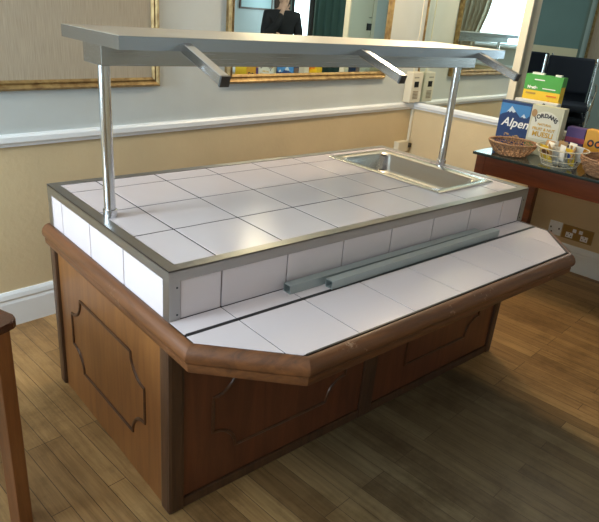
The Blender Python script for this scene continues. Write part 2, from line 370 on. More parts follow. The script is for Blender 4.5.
# curtain beside the window
M_curt = mat('beige_curtain', (.46, .40, .30), .9)
def curtain(b0, b1, z0, z1, label):
    bm = bmesh.new(); n = 64; A = []; B = []
    for i in range(n+1):
        t = i/n; b = b0+(b1-b0)*t; a = AL-.13+.035*math.sin(t*2*PI*6)+.01*math.sin(t*31)
        pinch = 1-.35*1
        A.append(((a, b, z1), (a, b+(1-t)*.14, 1.75), (a, b+(1-t)*.30, 1.25), (a, b+(1-t)*.3, z0)))
    V = [[bm.verts.new(q) for q in s] for s in A]
    for i in range(n):
        for j in range(3):
            f = bm.faces.new((V[i][j], V[i+1][j], V[i+1][j+1], V[i][j+1])); f.smooth = True
    o = link('curtain', bm, M_curt); place(o, K, PHI)
    so = o.modifiers.new('s', 'SOLIDIFY'); so.thickness = .003
    return tag(o, label, 'curtain')
curtain(2.5, 3.2, .75, 2.5, 'beige gathered curtain beside the bright window, seen in the side mirror')
bm = bmesh.new(); lathe(bm, [(.03, 0), (.036, .01), (.042, .085), (.038, .09), (.034, .02)], 16); o = link('cup', bm, mat('turquoise_glaze', (.0, .55, .48), .3))
place(o, W(AL-.06, 1.75, wz0), 0); tag(o, 'turquoise cup standing on the window sill, seen in the mirror', 'cup')

# ceiling lamps
def ceiling_lamp(a, b, label):
    t = thing('ceiling_lamp', label, 'lamp', W(a, b, H))
    bm = bmesh.new(); lathe(bm, [(.06, 0), (.06, -.02), (.012, -.03), (.012, -.22), (.03, -.23)], 20); link('ceiling_rose', bm, M_gold, t)
    bm = bmesh.new(); lathe(bm, [(.05, -.22), (.12, -.20), (.15, -.17), (.155, -.165), (.125, -.21), (.05, -.235)], 28); link('lamp_shade', bm, mat('opal_glass', (.9, .85, .75), .3), t)
ceiling_lamp(1.0, .75, 'gilt and opal glass ceiling lamp above the corner of the back wall')
ceiling_lamp(4.2, 1.3, 'gilt and opal glass ceiling lamp above the left side of the room')
ceiling_lamp(-1.8, 1.6, 'gilt and opal glass ceiling lamp in the room beyond the opening')

# ------------------------------------------------------------------ wall mirrors, panel, intercom
def framed(name, label, cat, face, a0, a1, z0, z1, fw, depth, fill, framem, fillname, gap=0):
    # on the back wall ('b' face) or on the right wall ('r' face); local x along wall
    if face == 'b': t = thing(name, label, cat, W(a0, 0.001, z0), PHI)
    else: t = thing(name, label, cat, W(0.001, a0, z0), PHI+PI/2)
    w_, h_ = a1-a0, z1-z0; s = 1 if face == 'b' else -1
    prof = [(0, 0), (0, depth*.6), (fw*.12, depth*.8), (fw*.25, depth), (fw*.4, depth*.8), (fw*.55, depth*.55), (fw*.75, depth*.7), (fw*.9, depth*.45), (fw, depth*.3), (fw, 0)]
    bm = bmesh.new(); cs = [(0, 0), (w_, 0), (w_, h_), (0, h_)]; ins = [(1, 1), (-1, 1), (-1, -1), (1, -1)]; R = []
    for (x, z), (ix, iz) in zip(cs, ins): R.append([bm.verts.new((x+ix*o, s*d_, z+iz*o)) for o, d_ in prof])
    k = len(prof)
    for i in range(4):
        for j in range(k): bm.faces.new((R[i][j], R[i][(j+1) % k], R[(i+1) % 4][(j+1) % k], R[(i+1) % 4][j]))
    link('frame', bm, framem, t)
    y0, y1 = sorted((0, s*depth*.3))
    link(fillname, bx(fw*.9, w_-fw*.9, y0, y1, fw*.9, h_-fw*.9), fill, t)
    return t
framed('wall_mirror', 'large gilt framed mirror on the back wall behind the steel shelf', 'mirror', 'b', .475, 2.01, 1.155, 2.35, .052, .035, M_mirror, M_gold, 'mirror_glass')
framed('framed_wall_panel', 'gilt framed brown woven wall panel left of the gilt mirror', 'wall panel', 'b', 2.46, 4.15, 1.155, 2.35, .045, .03, M_cloth, M_gold, 'woven_panel')
t = thing('wall_mirror', 'tall unframed mirror panel on the right wall by the corner, above the white rail', 'mirror', W(.001, .0, DZ1+.001), PHI)
link('mirror_glass', bx(0, .006, .016, .79, 0, 1.4), M_mirror, t)
link('edge_strip', bx(0, .012, .001, .0155, 0, 1.4, .002), M_gold, t)
framed('framed_picture', 'small dark framed picture hanging on the brown wall panel at top left', 'picture', 'b', 3.0, 3.7, 1.598, 2.1, .04, .05, M_cloth, wood('dark_frame', (.04, .02, .01), (.09, .045, .02), 'x'), 'picture_sheet')

t = thing('intercom', 'cream wall intercom box with black window in the room corner', 'intercom', W(.02, .0, .966), PHI)
link('housing', bx(0, .15, 0.001, .07, 0, .235, .008), M_cream, t)
link('window', bx(.055, .115, .069, .073, .12, .165, .002), mat('black_gloss', (.01, .01, .01), .15), t, )
bm = bmesh.new()
for k in range(6): box(bm, .05, .12, .069, .0725, .03+k*.011, .035+k*.011)
link('speaker_grille', bm, mat('brown_grille', (.22, .16, .09), .6), t)
link('label_strip', bx(.06, .125, .069, .0715, .19, .20), mat('grey_print', (.3, .28, .22), .6), t)
bm = bmesh.new(); tube(bm, [(.075, .02, .235), (.075, .02, .6), (.075, .02, 1.2)], .005, 8); link('cable', bm, M_cream, t)

t = thing('junction_box', 'small cream junction box with black plug low on the back wall near the corner', 'socket', W(.03, 0, .56), PHI)
link('housing', bx(.03, .17, .001, .05, 0, .09, .006), M_cream, t)
link('plug', bx(-.02, .03, .02, .05, .03, .065, .006), mat('black_rubber', (.012, .012, .012), .5), t)

# sockets on the right wall: local x = b
def rz_r(): return PHI+PI/2
t = thing('wall_socket', 'white single wall socket left of the brass double socket', 'socket', W(.0, 1.325, .228), PHI)
link('plate', bx(0.001, .012, 0, .092, 0, .1, .004), M_white, t)
M_hole = mat('socket_hole', (.02, .02, .02), .6)
for y, z in ((.016, .052), (.076, .052), (.016+.01, .02)): link('pin_hole', bx(.012, .0135, y-.005, y+.005, z-.006, z+.006), M_hole, t)
t = thing('wall_socket', 'brass double wall socket with white switches, right of the white single socket', 'socket', W(.0, 1.425, .226), PHI)
M_brass = mat('aged_brass', (.36, .26, .10), .35, .7)
link('plate', bx(.001, .012, 0, .215, 0, .1, .004), M_brass, t)
bm = bmesh.new(); box(bm, .004, .014, .004, .211, .002, .008); box(bm, .004, .014, .004, .211, .092, .098); link('rope_edge', bm, M_brass, t)
for y0 in (.03, .135):
    link('socket_insert', bx(.012, .014, y0, y0+.05, .012, .05, .002), M_white, t)
    link('switch', bx(.012, .018, y0+.012+(.03 if y0 < .1 else -.03), y0+.038+(.03 if y0 < .1 else -.03), .058, .084, .003), M_white, t)
    bm = bmesh.new()
    for y, z in ((y0+.025, .042), (y0+.012, .025), (y0+.038, .025)): box(bm, .014, .0146, y-.003, y+.003, z-.004, z+.004)
    link('pin_holes', bm, M_hole, t)

# ------------------------------------------------------------------ serving counter
CL, CD, CH, ZB = 1.913, .944, .9, .74
TR = .036; GX = .1793; GT = .2554; GY = .2912; G = .0026
ctr = thing('serving_counter', 'oak panelled serving counter with white tiled top, steel edging and overhead steel shelf', 'counter')
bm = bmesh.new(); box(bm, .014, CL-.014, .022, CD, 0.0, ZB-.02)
cab = link('cabinet', bm, [M_front_shaded], ctr)
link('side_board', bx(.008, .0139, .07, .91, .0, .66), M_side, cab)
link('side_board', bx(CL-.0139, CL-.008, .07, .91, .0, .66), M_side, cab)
# beads: closed outlines with scooped corners
def notched(u0, u1, z0, z1, r, corners=(1, 1, 1, 1)):
    pts = []
    def arc(cx, cz, a0, a1, n=7):
        for i in range(n+1):
            a = a0+(a1-a0)*i/n; pts.append((cx+r*math.cos(a), cz+r*math.sin(a)))
    e = .012
    if corners[0]: pts.append((u0-.0, z0+r+e)); arc(u0, z0, PI/2, 0); pts.append((u0+r+e, z0))
    else: pts.append((u0, z0))
    if corners[1]: pts.append((u1-r-e, z0)); arc(u1, z0, PI, PI/2); pts.append((u1, z0+r+e))
    else: pts.append((u1, z0))
    if corners[2]: pts.append((u1, z1-r-e)); arc(u1, z1, 1.5*PI, PI); pts.append((u1-r-e, z1))
    else: pts.append((u1, z1))
    if corners[3]: pts.append((u0+r+e, z1)); arc(u0, z1, 0, -PI/2); pts.append((u0, z1-r-e))
    else: pts.append((u0, z1))
    return pts
def bead(parent, pts, plane, at, sgn, m):
    bm = bmesh.new(); P3 = [((u, at, z) if plane == 'y' else (at, u, z)) for u, z in pts]
    tube(bm, P3, .0065, 8, closed=True)
    return link('panel_moulding', bm, m, parent)
bead(cab, notched(.18, .797, .168, .498, .095), 'x', .008, -1, M_bead)
bead(cab, notched(.18, .797, .168, .498, .095), 'x', CL-.008, 1, M_bead)
# two front panels, each with its moulding
for (x0, x1, mo) in ((.058, .902, (.168, .795, (1, 1, 1, 1))), (.985, 1.865, (1.18, 1.73, (0, 1, 1, 0)))):
    f = link('front_panel', bx(x0, x1, .012, .0219, .045, .66, .002), M_front_shaded, ctr)
    bead(f, notched(mo[0], mo[1], .168, .498, .095, mo[2]), 'y', .012, -1, M_bead)
def post(x0, x1, y0, y1): return link('corner_post', bx(x0, x1, y0, y1, 0, .665, .012), M_post, ctr)
post(-.004, .056, .0, .058); post(CL-.046, CL-.0, .0, .05); post(-.006, .036, .912, .962); post(CL-.036, CL+.004, .912, .962)
link('centre_stile', bx(.905, .982, .004, .0219, 0, .66, .004), M_post, ctr)
bm = bmesh.new(); box(bm, .057, .904, .006, .0219, 0, .04, .004); box(bm, .983, CL-.047, .006, .0219, 0, .04, .004); link('bottom_rail', bm, M_post, ctr)
# tray shelf board and oak edging
poly = [(0.0, .02), (0.0, -.13), (.222, -.35), (1.69, -.35), (1.885, -.155), (1.885, .02)]
bm = bmesh.new(); prism(bm, poly, .675, ZB-.0105); link('tray_shelf_board', bm, M_post, ctr)
prof = [(0, ZB-.002), (.008, ZB-.001), (.020, ZB-.006), (.029, ZB-.017), (.034, ZB-.031), (.033, ZB-.044), (.028, ZB-.053), (.0225, ZB-.055), (.0235, ZB-.066), (.022, ZB-.082), (.018, ZB-.086), (0, ZB-.086)]
bm = bmesh.new(); sweep(bm, [(0, .965), (0, -.13)], prof, side=-1)
# path left side, chamfer, front, chamfer, right side as one moulding per run (mitred together)
bm.free()
full = [(.001, .950), (.001, -.13), (.222, -.352), (1.69, -.352), (1.887, -.155), (CL+.002, .962)]
def runs(full, prof, mats):
    n = len(full); P2 = [Vector(p) for p in full]; R = []
    def nrm(a, b): d = (b-a).normalized(); return Vector((-d.y, d.x))*-1 if False else Vector((d.y, -d.x))
    for i in range(n):
        if 0 < i < n-1:
            n1 = nrm(P2[i-1], P2[i]); n2 = nrm(P2[i], P2[i+1]); md = (n1+n2).normalized(); md = md/md.dot(n1)
        elif i == 0: md = nrm(P2[0], P2[1])
        else: md = nrm(P2[-2], P2[-1])
        R.append([(P2[i].x+md.x*o, P2[i].y+md.y*o, z) for o, z in prof])
    k = len(prof)
    for i in range(n-1):
        bm = bmesh.new(); A = [bm.verts.new(q) for q in R[i]]; B = [bm.verts.new(q) for q in R[i+1]]
        for j in range(k):
            f = bm.faces.new((A[j], A[(j+1) % k], B[(j+1) % k], B[j])); f.smooth = j < k-1
        bm.faces.new(A); bm.faces.new(B[::-1])
        link('wooden_edging', bm, mats[i], ctr)
runs(full, [(-o, z) for o, z in prof] if False else prof, [M_nose_y, M_nose, M_nose, M_nose, M_nose_y])

# tiles
def tiles_bm(rects, thick, bev=.002):
    bm = bmesh.new()
    for (x0, x1, y0, y1, z0, z1) in rects: box(bm, x0, x1, y0, y1, z0, z1, bev)
    return bm
sx0, sx1, sy0, sy1 = 1.425, 1.80, .17, .82                          # cut-out for the basin
xs = [TR] + [GX+GT*k for k in range(7)] + [CL-TR]; ys = [TR] + [GY+GT*k for k in range(3)] + [CD-TR]
rects = []
def sub(x0, x1, y0, y1):
    if x1 <= sx0 or x0 >= sx1 or y1 <= sy0 or y0 >= sy1: rects.append((x0, x1, y0, y1)); return
    if x0 < sx0: rects.append((x0, sx0, y0, y1)); x0 = sx0
    if x1 > sx1: rects.append((sx1, x1, y0, y1)); x1 = sx1
    if y0 < sy0: rects.append((x0, x1, y0, sy0))
    if y1 > sy1: rects.append((x0, x1, sy1, y1))
for i in range(len(xs)-1):
    for j in range(len(ys)-1): sub(xs[i]+G, xs[i+1]-G, ys[j]+G, ys[j+1]-G)
tt = link('tiled_top', tiles_bm([(a, b, c, d_, CH-.012, CH-.0005) for a, b, c, d_ in rects if b-a > .004 and d_-c > .004], 0), M_tile, ctr)
bm = bmesh.new()
for (a, b, c, d_) in ((.02, sx0, .02, CD-.02), (sx1, CL-.02, .02, CD-.02), (sx0, sx1, .02, sy0), (sx0, sx1, sy1, CD-.02)): box(bm, a, b, c, d_, ZB-.02 if False else CH-.04, CH-.0016)
link('grout', bm, M_grout, tt)
# risers
bm = bmesh.new(); box(bm, .012, CL-.012, .012, .03, ZB-.02, CH-.02); box(bm, .012, CL-.012, CD-.03, CD-.012, ZB-.02, CH-.02); box(bm, .012, .03, .03, CD-.03, ZB-.02, CH-.02); box(bm, CL-.03, CL-.012, .03, CD-.03, ZB-.02, CH-.02)
link('riser_backing', bm, M_grout, ctr)
R1 = []
for i in range(len(xs)-1): R1.append((max(xs[i]+G, .038), min(xs[i+1]-G, CL-.038), .003, .014, ZB+.001, CH-.037))
link('front_riser_tiles', tiles_bm(R1, 0), M_tile, ctr)
link('back_riser_tiles', tiles_bm([(a, b, CD-.014, CD-.003, e, f) for a, b, c, d_, e, f in R1], 0), M_tile, ctr)
yj = [.038, .296, .556, .812, CD-.03]
R2 = [(.003, .014, yj[i]+G, yj[i+1]-G, ZB-.004, CH-.037) for i in range(4)]
link('side_riser_tiles', tiles_bm(R2, 0), M_tile, ctr)
link('side_riser_tiles', tiles_bm([(CL-.014, CL-.003, c, d_, e, f) for a, b, c, d_, e, f in R2], 0), M_tile, ctr)
# tray shelf tiles: back strip, black channel, front tiles
def clip(poly, x0, x1, y0, y1):
    def cut(ps, fn, ip):
        out = []
        for i in range(len(ps)):
            a, b = ps[i-1], ps[i]
            if fn(a) != fn(b): out.append(ip(a, b))
            if fn(b): out.append(b)
        return out
    def ipx(v): return lambda a, b: (v, a[1]+(b[1]-a[1])*(v-a[0])/(b[0]-a[0]))
    def ipy(v): return lambda a, b: (a[0]+(b[0]-a[0])*(v-a[1])/(b[1]-a[1]), v)
    ps = poly
    for fn, ip in ((lambda p: p[0] >= x0, ipx(x0)), (lambda p: p[0] <= x1, ipx(x1)), (lambda p: p[1] >= y0, ipy(y0)), (lambda p: p[1] <= y1, ipy(y1))):
        if ps: ps = cut(ps, fn, ip)
    return ps
top = [(-.001, .002), (-.001, -.1295), (.2225, -.3515), (1.686, -.343), (1.88, -.152), (1.88, .002)]
bm = bmesh.new(); sxs = [0] + [GX+GT*k for k in range(7)] + [1.9]
for (y0, y1) in ((-.081, .001), (-.344, -.0945)):
    for i in range(len(sxs)-1):
        q = clip(top, sxs[i]+G*.7, sxs[i+1]-G*.7, y0, y1)
        if len(q) > 2: prism(bm, q, ZB-.010, ZB, 0)
link('tray_shelf_tiles', bm, M_tile, ctr)
bm = bmesh.new(); prism(bm, clip(top, -1, 3, -.36, .01), ZB-.0104, ZB-.0014); link('shelf_grout', bm, M_grout, ctr)
bm = bmesh.new(); box(bm, .006, 1.88, -.0945, -.081, ZB-.0024, ZB+.001); box(bm, .225, 1.688, -.350, -.344, ZB-.0024, ZB+.001)
prism(bm, [(1.686, -.350), (1.690, -.350), (1.886, -.154), (1.886, .0), (1.880, .0), (1.880, -.152), (1.6845, -.344)], ZB-.0024, ZB+.001)
link('black_inlay_strip', bm, mat('black_rubber_strip', (.008, .008, .010), .35), ctr)

# steel edging
bm = bmesh.new()
for q in ([(0, 0), (CL, 0), (CL-TR, TR), (TR, TR)], [(CL, 0), (CL, CD), (CL-TR, CD-TR), (CL-TR, TR)], [(CL, CD), (0, CD), (TR, CD-TR), (CL-TR, CD-TR)], [(0, CD), (0, 0), (TR, TR), (TR, CD-TR)]):
    prism(bm, q, CH-.004, CH+.0008)
box(bm, 0, CL, -.0, .0028, CH-.036, CH-.0); box(bm, 0, CL, CD-.0028, CD, CH-.036, CH)
box(bm, 0, .0028, .0028, CD-.0028, CH-.036, CH); box(bm, CL-.0028, CL, .0028, CD-.0028, CH-.036, CH)
e = link('steel_edging', bm, [M_steel], ctr)
for cx, dx in ((0, 1), (CL, -1)):
    for cyy, dy in ((0, 1), (CD, -1)):
        bm = bmesh.new()
        def bb(a, b, c, d_): box(bm, min(a, b), max(a, b), min(c, d_), max(c, d_), ZB-.012 if cyy else ZB-.002, CH-.036)
        bb(cx, cx+dx*.036, cyy, cyy+dy*.0028); bb(cx, cx+dx*.0028, cyy+dy*.0028, cyy+dy*.036)
        c_ = link('steel_corner', bm, M_steel, ctr)
        for zz in (CH-.055, ZB+.018):
            bm = bmesh.new(); lathe(bm, [(.003, 0), (.003, .0012), (.0015, .002)], 10)
            bmesh.ops.transform(bm, matrix=Matrix.Translation((cx+dx*.026, cyy, zz)) @ Matrix.Rotation(PI/2*dy, 4, 'X'), verts=bm.verts)
            link('screw', bm, M_galvdark, c_)

# basin (inset steel pan)
bm = bmesh.new()
def rr_loop(x0, x1, y0, y1, r, z, n=6):
    out = []
    for cx, cy_, a0 in ((x1-r, y1-r, 0), (x0+r, y1-r, PI/2), (x0+r, y0+r, PI), (x1-r, y0+r, 1.5*PI)):
        for i in range(n+1): a = a0+PI/2*i/n; out.append((cx+r*math.cos(a), cy_+r*math.sin(a), z))
    return out
loops = [rr_loop(1.392, 1.823, .138, .846, .006, CH+.0002), rr_loop(1.392, 1.823, .138, .846, .006, CH+.006), rr_loop(1.398, 1.817, .144, .84, .01, CH+.0085),
         rr_loop(1.425, 1.79, .175, .812, .03, CH+.0065), rr_loop(1.438, 1.777, .188, .799, .05, CH+.002), rr_loop(1.446, 1.769, .196, .791, .055, CH-.015),
         rr_loop(1.458, 1.757, .208, .779, .06, CH-.075), rr_loop(1.475, 1.74, .225, .762, .06, CH-.092), rr_loop(1.52, 1.70, .27, .72, .05, CH-.095)]
LV = [[bm.verts.new(q) for q in l] for l in loops]
for A, B in zip(LV, LV[1:]):
    for k in range(len(A)):
        f = bm.faces.new((A[k], A[(k+1) % len(A)], B[(k+1) % len(A)], B[k])); f.smooth = True
bm.faces.new(LV[-1])
link('inset_basin', bm, M_pan, ctr)

# overhead shelf
for px_ in (.0536, 1.8786):
    bm = bmesh.new(); tube(bm, [(px_, .4945, CH+.002), (px_, .4945, 1.392)], .019, 24); o = link('pole', bm, M_pole, ctr)
    bm = bmesh.new(); lathe(bm, [(.0235, CH+.001), (.0235, CH+.026), (.0205, CH+.028), (.0195, CH+.028)], 24, px_, .4945); link('collar', bm, M_pole, o)
link('shelf_beam', bx(.036, 1.985, .468, .605, 1.390, 1.452, .002), steel('beam_steel', (.42, .42, .41), .22), ctr)
bm = bmesh.new(); prism(bm, [(.02, .31), (1.975, .31), (1.975, .735), (.02, .735)], 1.452, 1.489)
sh = link('overhead_shelf', bm, M_shelfsteel, ctr)
link('shelf_top_sheet', bx(.022, 1.973, .312, .733, 1.4885, 1.4905), M_topsteel, sh)
for ax in (.235, 1.0, 1.775):
    s0 = Vector((ax, .314, 1.462)); s1 = Vector((ax, .105, 1.394)); dd = (s1-s0).normalized()
    bm = bmesh.new(); tube(bm, [s0, s1], .0215, 4, square=True); bmesh.ops.bevel(bm, geom=bm.edges[:], offset=.002, segments=1, affect='EDGES')
    o = link('bracket_arm', bm, M_pole, ctr)
    bm = bmesh.new(); tube(bm, [s1-dd*.002, s1+dd*.005], .0225, 4, square=True); link('end_cap', bm, mat('dark_steel_cap', (.12, .12, .12), .35, .7), o)

# ------------------------------------------------------------------ two loose square tubes on the tray shelf
def sqtube(label, p0, p1, wd, ht):
    d_ = Vector(p1)-Vector(p0); ln = d_.length; rz = math.atan2(d_.y, d_.x)
    t = 0.0025; bm = bmesh.new()
    box(bm, 0, ln, -wd/2, wd/2, 0, t, mi=0); box(bm, 0, ln, -wd/2, wd/2, ht-t, ht, mi=0); box(bm, 0, ln, -wd/2, -wd/2+t, t, ht-t); box(bm, 0, ln, wd/2-t, wd/2, t, ht-t)
    o = link('square_tube', bm, M_galv); o.location = p0; o.rotation_euler = (0, 0, rz)
    return tag(o, label, 'metal tube', 'loose square tubes on the tray shelf')
sqtube('grey square metal tube lying against the tiled riser, its left end further out', (.415, -.026, ZB+.001), (1.50, -.024, ZB+.001), .033, .030)
sqtube('grey square metal tube lying in front of the other tube along the black strip', (.56, -.0725, ZB+.0015), (1.585, -.062, ZB+.0015), .033, .030)

# ------------------------------------------------------------------ side table at the right wall
tb = thing('side_table', 'reddish wooden side table with dark top, carrying baskets and cereal boxes', 'table', W(0, 0), PHI)
link('table_top', bx(.03, .80, 1.02, 2.75, .832, .85, .004), M_slate, tb)
bm = bmesh.new(); box(bm, .755, .78, 1.05, 2.72, .72, .8318, .002); box(bm, .05, .075, 1.05, 2.72, .72, .8318, .002); link('apron', bm, M_apron, tb)
bm = bmesh.new(); box(bm, .0755, .7545, 1.05, 1.075, .72, .8318); link('end_apron', bm, M_apron, tb); link('end_apron', bx(.0755, .7545, 2.695, 2.72, .72, .8318), M_apron, tb)
for a, b in ((.725, 1.045), (.045, 1.14), (.725, 2.665), (.045, 2.665)): link('leg', bx(a, a+.06, b, b+.06, 0, .8315, .003), M_apron, tb)

# table at lower left, edge in frame
lt = thing('dining_table', 'reddish pine dining table with rounded corner at the left edge of the photo', 'table', (-.335, .222, 0), math.radians(112))
def rrect(x0, x1, y0, y1, r, n=6):
    return [(x, y) for x, y, z in rr_loop(x0, x1, y0, y1, r, 0, n)]
bm = bmesh.new(); prism(bm, rrect(.0, .8, .0, .8, .035), .727, .75, .006); link('table_top', bm, M_tabtop, lt)
bm = bmesh.new(); box(bm, .07, .73, .03, .05, .64, .7265); box(bm, .07, .73, .75, .77, .64, .7265); box(bm, .03, .05, .07, .73, .64, .7265); box(bm, .75, .77, .07, .73, .64, .7265); link('apron', bm, M_tabw, lt)
for a in (.022, .73):
    for b in (.022, .73): link('leg', bx(a, a+.048, b, b+.048, 0, .7268, .004), M_tabw, lt)

# ------------------------------------------------------------------ baskets
M_wick = wood('wicker', (.22, .11, .05), (.52, .31, .17), 'z', 3, .6, 0)
M_wick2 = wood('seagrass_weave', (.20, .095, .045), (.46, .25, .13), 'z', 3, .55, .1)
def wicker_basket(label, a, b, R0, R1, h, m, coil=False):
    t = thing('wicker_basket', label, 'basket', W(a, b, .85), PHI)
    n = 26
    bm = bmesh.new(); lathe(bm, [(.001, .001), (R0, .001), (R0+.003, .006), (.001, .006)], 32); link('base', bm, m, t)
    rows = 6 if not coil else 7
    bm = bmesh.new()
    for r_ in range(rows):
        f = (r_+.5)/rows; R = R0+(R1-R0)*f**.7; z = .006+(h-.012)*f; pts = []
        for k in range(n*4):
            an = 2*PI*k/(n*4); wv = (1 if r_ % 2 else -1)*math.sin(an*n/2)*.003
            pts.append(((R+wv)*math.cos(an), (R+wv)*math.sin(an), z+(.0 if coil else .003*math.sin(an*n/2+r_))))
        tube(bm, pts, .0085 if coil else .0026, 6, closed=True)
    link('weave', bm, m, t, True)
    bm = bmesh.new()
    for k in range(n):
        for s in (-1, 1):
            if coil and s > 0: continue
            a0 = 2*PI*k/n; tw = s*.22 if not coil else 0
            tube(bm, [((R0+(R1-R0)*f**.7+.002)*math.cos(a0+tw*f), (R0+(R1-R0)*f**.7+.002)*math.sin(a0+tw*f), .004+(h-.01)*f) for f in (0, .25, .5, .75, 1)], .0024, 5)
    link('stakes', bm, m, t, True)
    bm = bmesh.new(); nn_ = 160
    for ph in (0, PI):
        tube(bm, [((R1+.003*math.cos(k*2*PI/nn_*30+ph))*math.cos(2*PI*k/nn_), (R1+.003*math.cos(k*2*PI/nn_*30+ph))*math.sin(2*PI*k/nn_), h+.003*math.sin(k*2*PI/nn_*30+ph)) for k in range(nn_)], .0048, 6, closed=True)
    link('rim', bm, m, t, True)
    return t
wicker_basket('round openwork brown wicker basket in front of the blue cereal box', .645, 1.20, .09, .145, .08, M_wick)
wicker_basket('round tightly coiled brown woven bowl at the right edge of the side table', .64, 1.80, .11, .165, .10, M_wick2, True)
# wire basket
M_wire = mat('cream_coated_wire', (.72, .68, .54), .4)
wb = thing('wire_basket', 'cream wire basket full of packets between the wicker basket and the woven bowl', 'basket', W(.63, 1.505, .85), PHI)
bm = bmesh.new(); Rb, Rt, hb = .10, .15, .105
def ringp(R, z, n=40): return [(R*math.cos(2*PI*k/n), R*math.sin(2*PI*k/n), z) for k in range(n)]
link('base_mesh', bm, M_wire, wb) if False else bm.free()
bm = bmesh.new(); tube(bm, ringp(Rt, hb), .0035, 8, closed=True); link('rim', bm, M_wire, wb)
bm = bmesh.new()
for f in (0, .33, .66): tube(bm, ringp(Rb+(Rt-Rb)*f, .003+(hb-.003)*f), .002, 6, closed=True)
for k in range(22):
    an = 2*PI*k/22; tube(bm, [(Rb*.1*math.cos(an), Rb*.1*math.sin(an), .003), (Rb*math.cos(an), Rb*math.sin(an), .003), (Rt*math.cos(an), Rt*math.sin(an), hb)], .0014, 5)
link('wires', bm, M_wire, wb)
# packets in the wire basket
M_sil = mat('silver_white_packet', (.60, .62, .60), .3, .3); M_oat = mat('oat_print', (.42, .26, .12), .5); M_yel = mat('yellow_packet', (.80, .56, .05), .4); M_blu = mat('blue_print', (.04, .10, .35), .4)
M_wht = mat('white_card', (.80, .80, .76), .45); M_grn = mat('green_card', (.07, .36, .06), .45)
def sachet(bm, w_, h_, th):
    n = 6; G1 = []
    for s in (1, -1):
        G1.append([[bm.verts.new(((i/n-.5)*w_, s*th*max(0, (1-(2*i/n-1)**2)*(1-(2*j/n-1)**2))**.6 + s*.0004, (j/n)*h_)) for j in range(n+1)] for i in range(n+1)])
    for gi, s in zip(G1, (1, -1)):
        for i in range(n):
            for j in range(n):
                f = bm.faces.new((gi[i][j], gi[i+1][j], gi[i+1][j+1], gi[i][j+1])); f.smooth = True
    A, B = G1
    for i in range(n):
        bm.faces.new((A[i][0], A[i+1][0], B[i+1][0], B[i][0])); bm.faces.new((A[i][n], A[i+1][n], B[i+1][n], B[i][n]))
        bm.faces.new((A[0][i], A[0][i+1], B[0][i+1], B[0][i])); bm.faces.new((A[n][i], A[n][i+1], B[n][i+1], B[n][i]))
def packet(a, b, z, rz, tilt, m, w_, h_, label, logo=None, group='packets in the wire basket'):
    bm = bmesh.new(); sachet(bm, w_, h_, .008); o = link('food_packet', bm, m); o.location = W(a, b, z); o.rotation_euler = (tilt, 0, PHI+rz)
    tag(o, label, 'packet', group)
    if logo:
        bm = bmesh.new(); lathe(bm, [(.001, 0), (w_*.33, 0), (w_*.33, .002), (.001, .002)], 20)
        bmesh.ops.transform(bm, matrix=Matrix.Rotation(PI/2, 4, 'X') @ Matrix.Diagonal((1, .45, 1, 1)), verts=bm.verts); 
        l = link('logo', bm, logo, o); l.location = (0, .0095, h_*.6); 
        # front of the packet faces the room (local -y after turning)
    return o
# packets face the camera side: local +y turned to +a
pk = PI*-.5
packet(.66, 1.435, .865, pk-.5, -.25, M_yel, .11, .095, 'yellow packet standing at the left of the wire basket', mat('brown_print', (.12, .05, .02), .5))
packet(.64, 1.555, .865, pk-.5, -.2, M_yel, .12, .10, 'yellow packet with a blue oval logo standing in the wire basket', M_blu)
rnd = random.Random(3)
for k in range(20):
    an = 2*PI*k/20; q_ = .85 if k % 2 else .45
    packet(.63+.085*q_*math.cos(an), 1.505+.105*q_*math.sin(an), .864+.028*(k % 2), pk-.5+rnd.uniform(-.7, .7), rnd.uniform(-.5, .3), [M_sil, M_wht, M_sil, M_oat][k % 4], .06, .09, 'silver white sachet packed in the wire basket' if k % 4 != 3 else 'brown sachet tucked in the wire basket', None, 'packets in the wire basket')

# ------------------------------------------------------------------ cereal boxes (local x = width along b, front faces -y)
def carton(name, label, a, b, rz, w_, d_, h_, m, z=.8505, group=None, tilt=0):
    t = thing(name, label, 'box', W(a, b, z), PHI+PI/2+rz, group)
    t.rotation_euler = (tilt, 0, PHI+PI/2+rz)
    link('carton', bx(0, w_, 0, d_, 0, h_, .0015), m, t)
    return t
def art(parent, name, pts, m, y=-.0006, z=None, th=.0008):
    bm = bmesh.new(); A = [bm.verts.new((x, y-th, q)) for x, q in pts]; B = [bm.verts.new((x, y+.0004, q)) for x, q in pts]; n = len(pts)
    bm.faces.new(A); bm.faces.new(B[::-1])
    for i in range(n): bm.faces.new((A[i], A[(i+1) % n], B[(i+1) % n], B[i]))
    return link(name, bm, m, parent)
def ell(cx, cz, rx, rz_, n=24): return [(cx+rx*math.cos(2*PI*k/n), cz+rz_*math.sin(2*PI*k/n)) for k in range(n)]
FR = (PI/2, 0, 0)
M_navy = mat('navy_card', (.015, .045, .16), .4); M_skyb = mat('sky_blue_card', (.06, .24, .55), .4); M_snow = mat('snow_print', (.62, .72, .82), .4)
M_txtw = mat('white_lettering', (.9, .9, .9), .4); M_txtd = mat('black_lettering', (.02, .02, .03), .5)
c1 = carton('cereal_box', 'blue cereal box with snowy mountains and white script, standing behind the wicker basket', .46, .985, -.0, .215, .065, .30, M_navy)
art(c1, 'sky_print', [(.001, .19), (.204, .19), (.204, .284), (.001, .284)], M_skyb)
art(c1, 'mountain_print', [(.001, .12), (.204, .12), (.204, .225), (.185, .205), (.165, .232), (.145, .205), (.11, .235), (.075, .27), (.045, .225), (.02, .215), (.001, .20)], M_navy, -.0012)
art(c1, 'snow_print', [(.075, .27), (.045, .226), (.06, .236), (.068, .226), (.078, .24), (.09, .228), (.108, .237)], M_snow, -.0018)
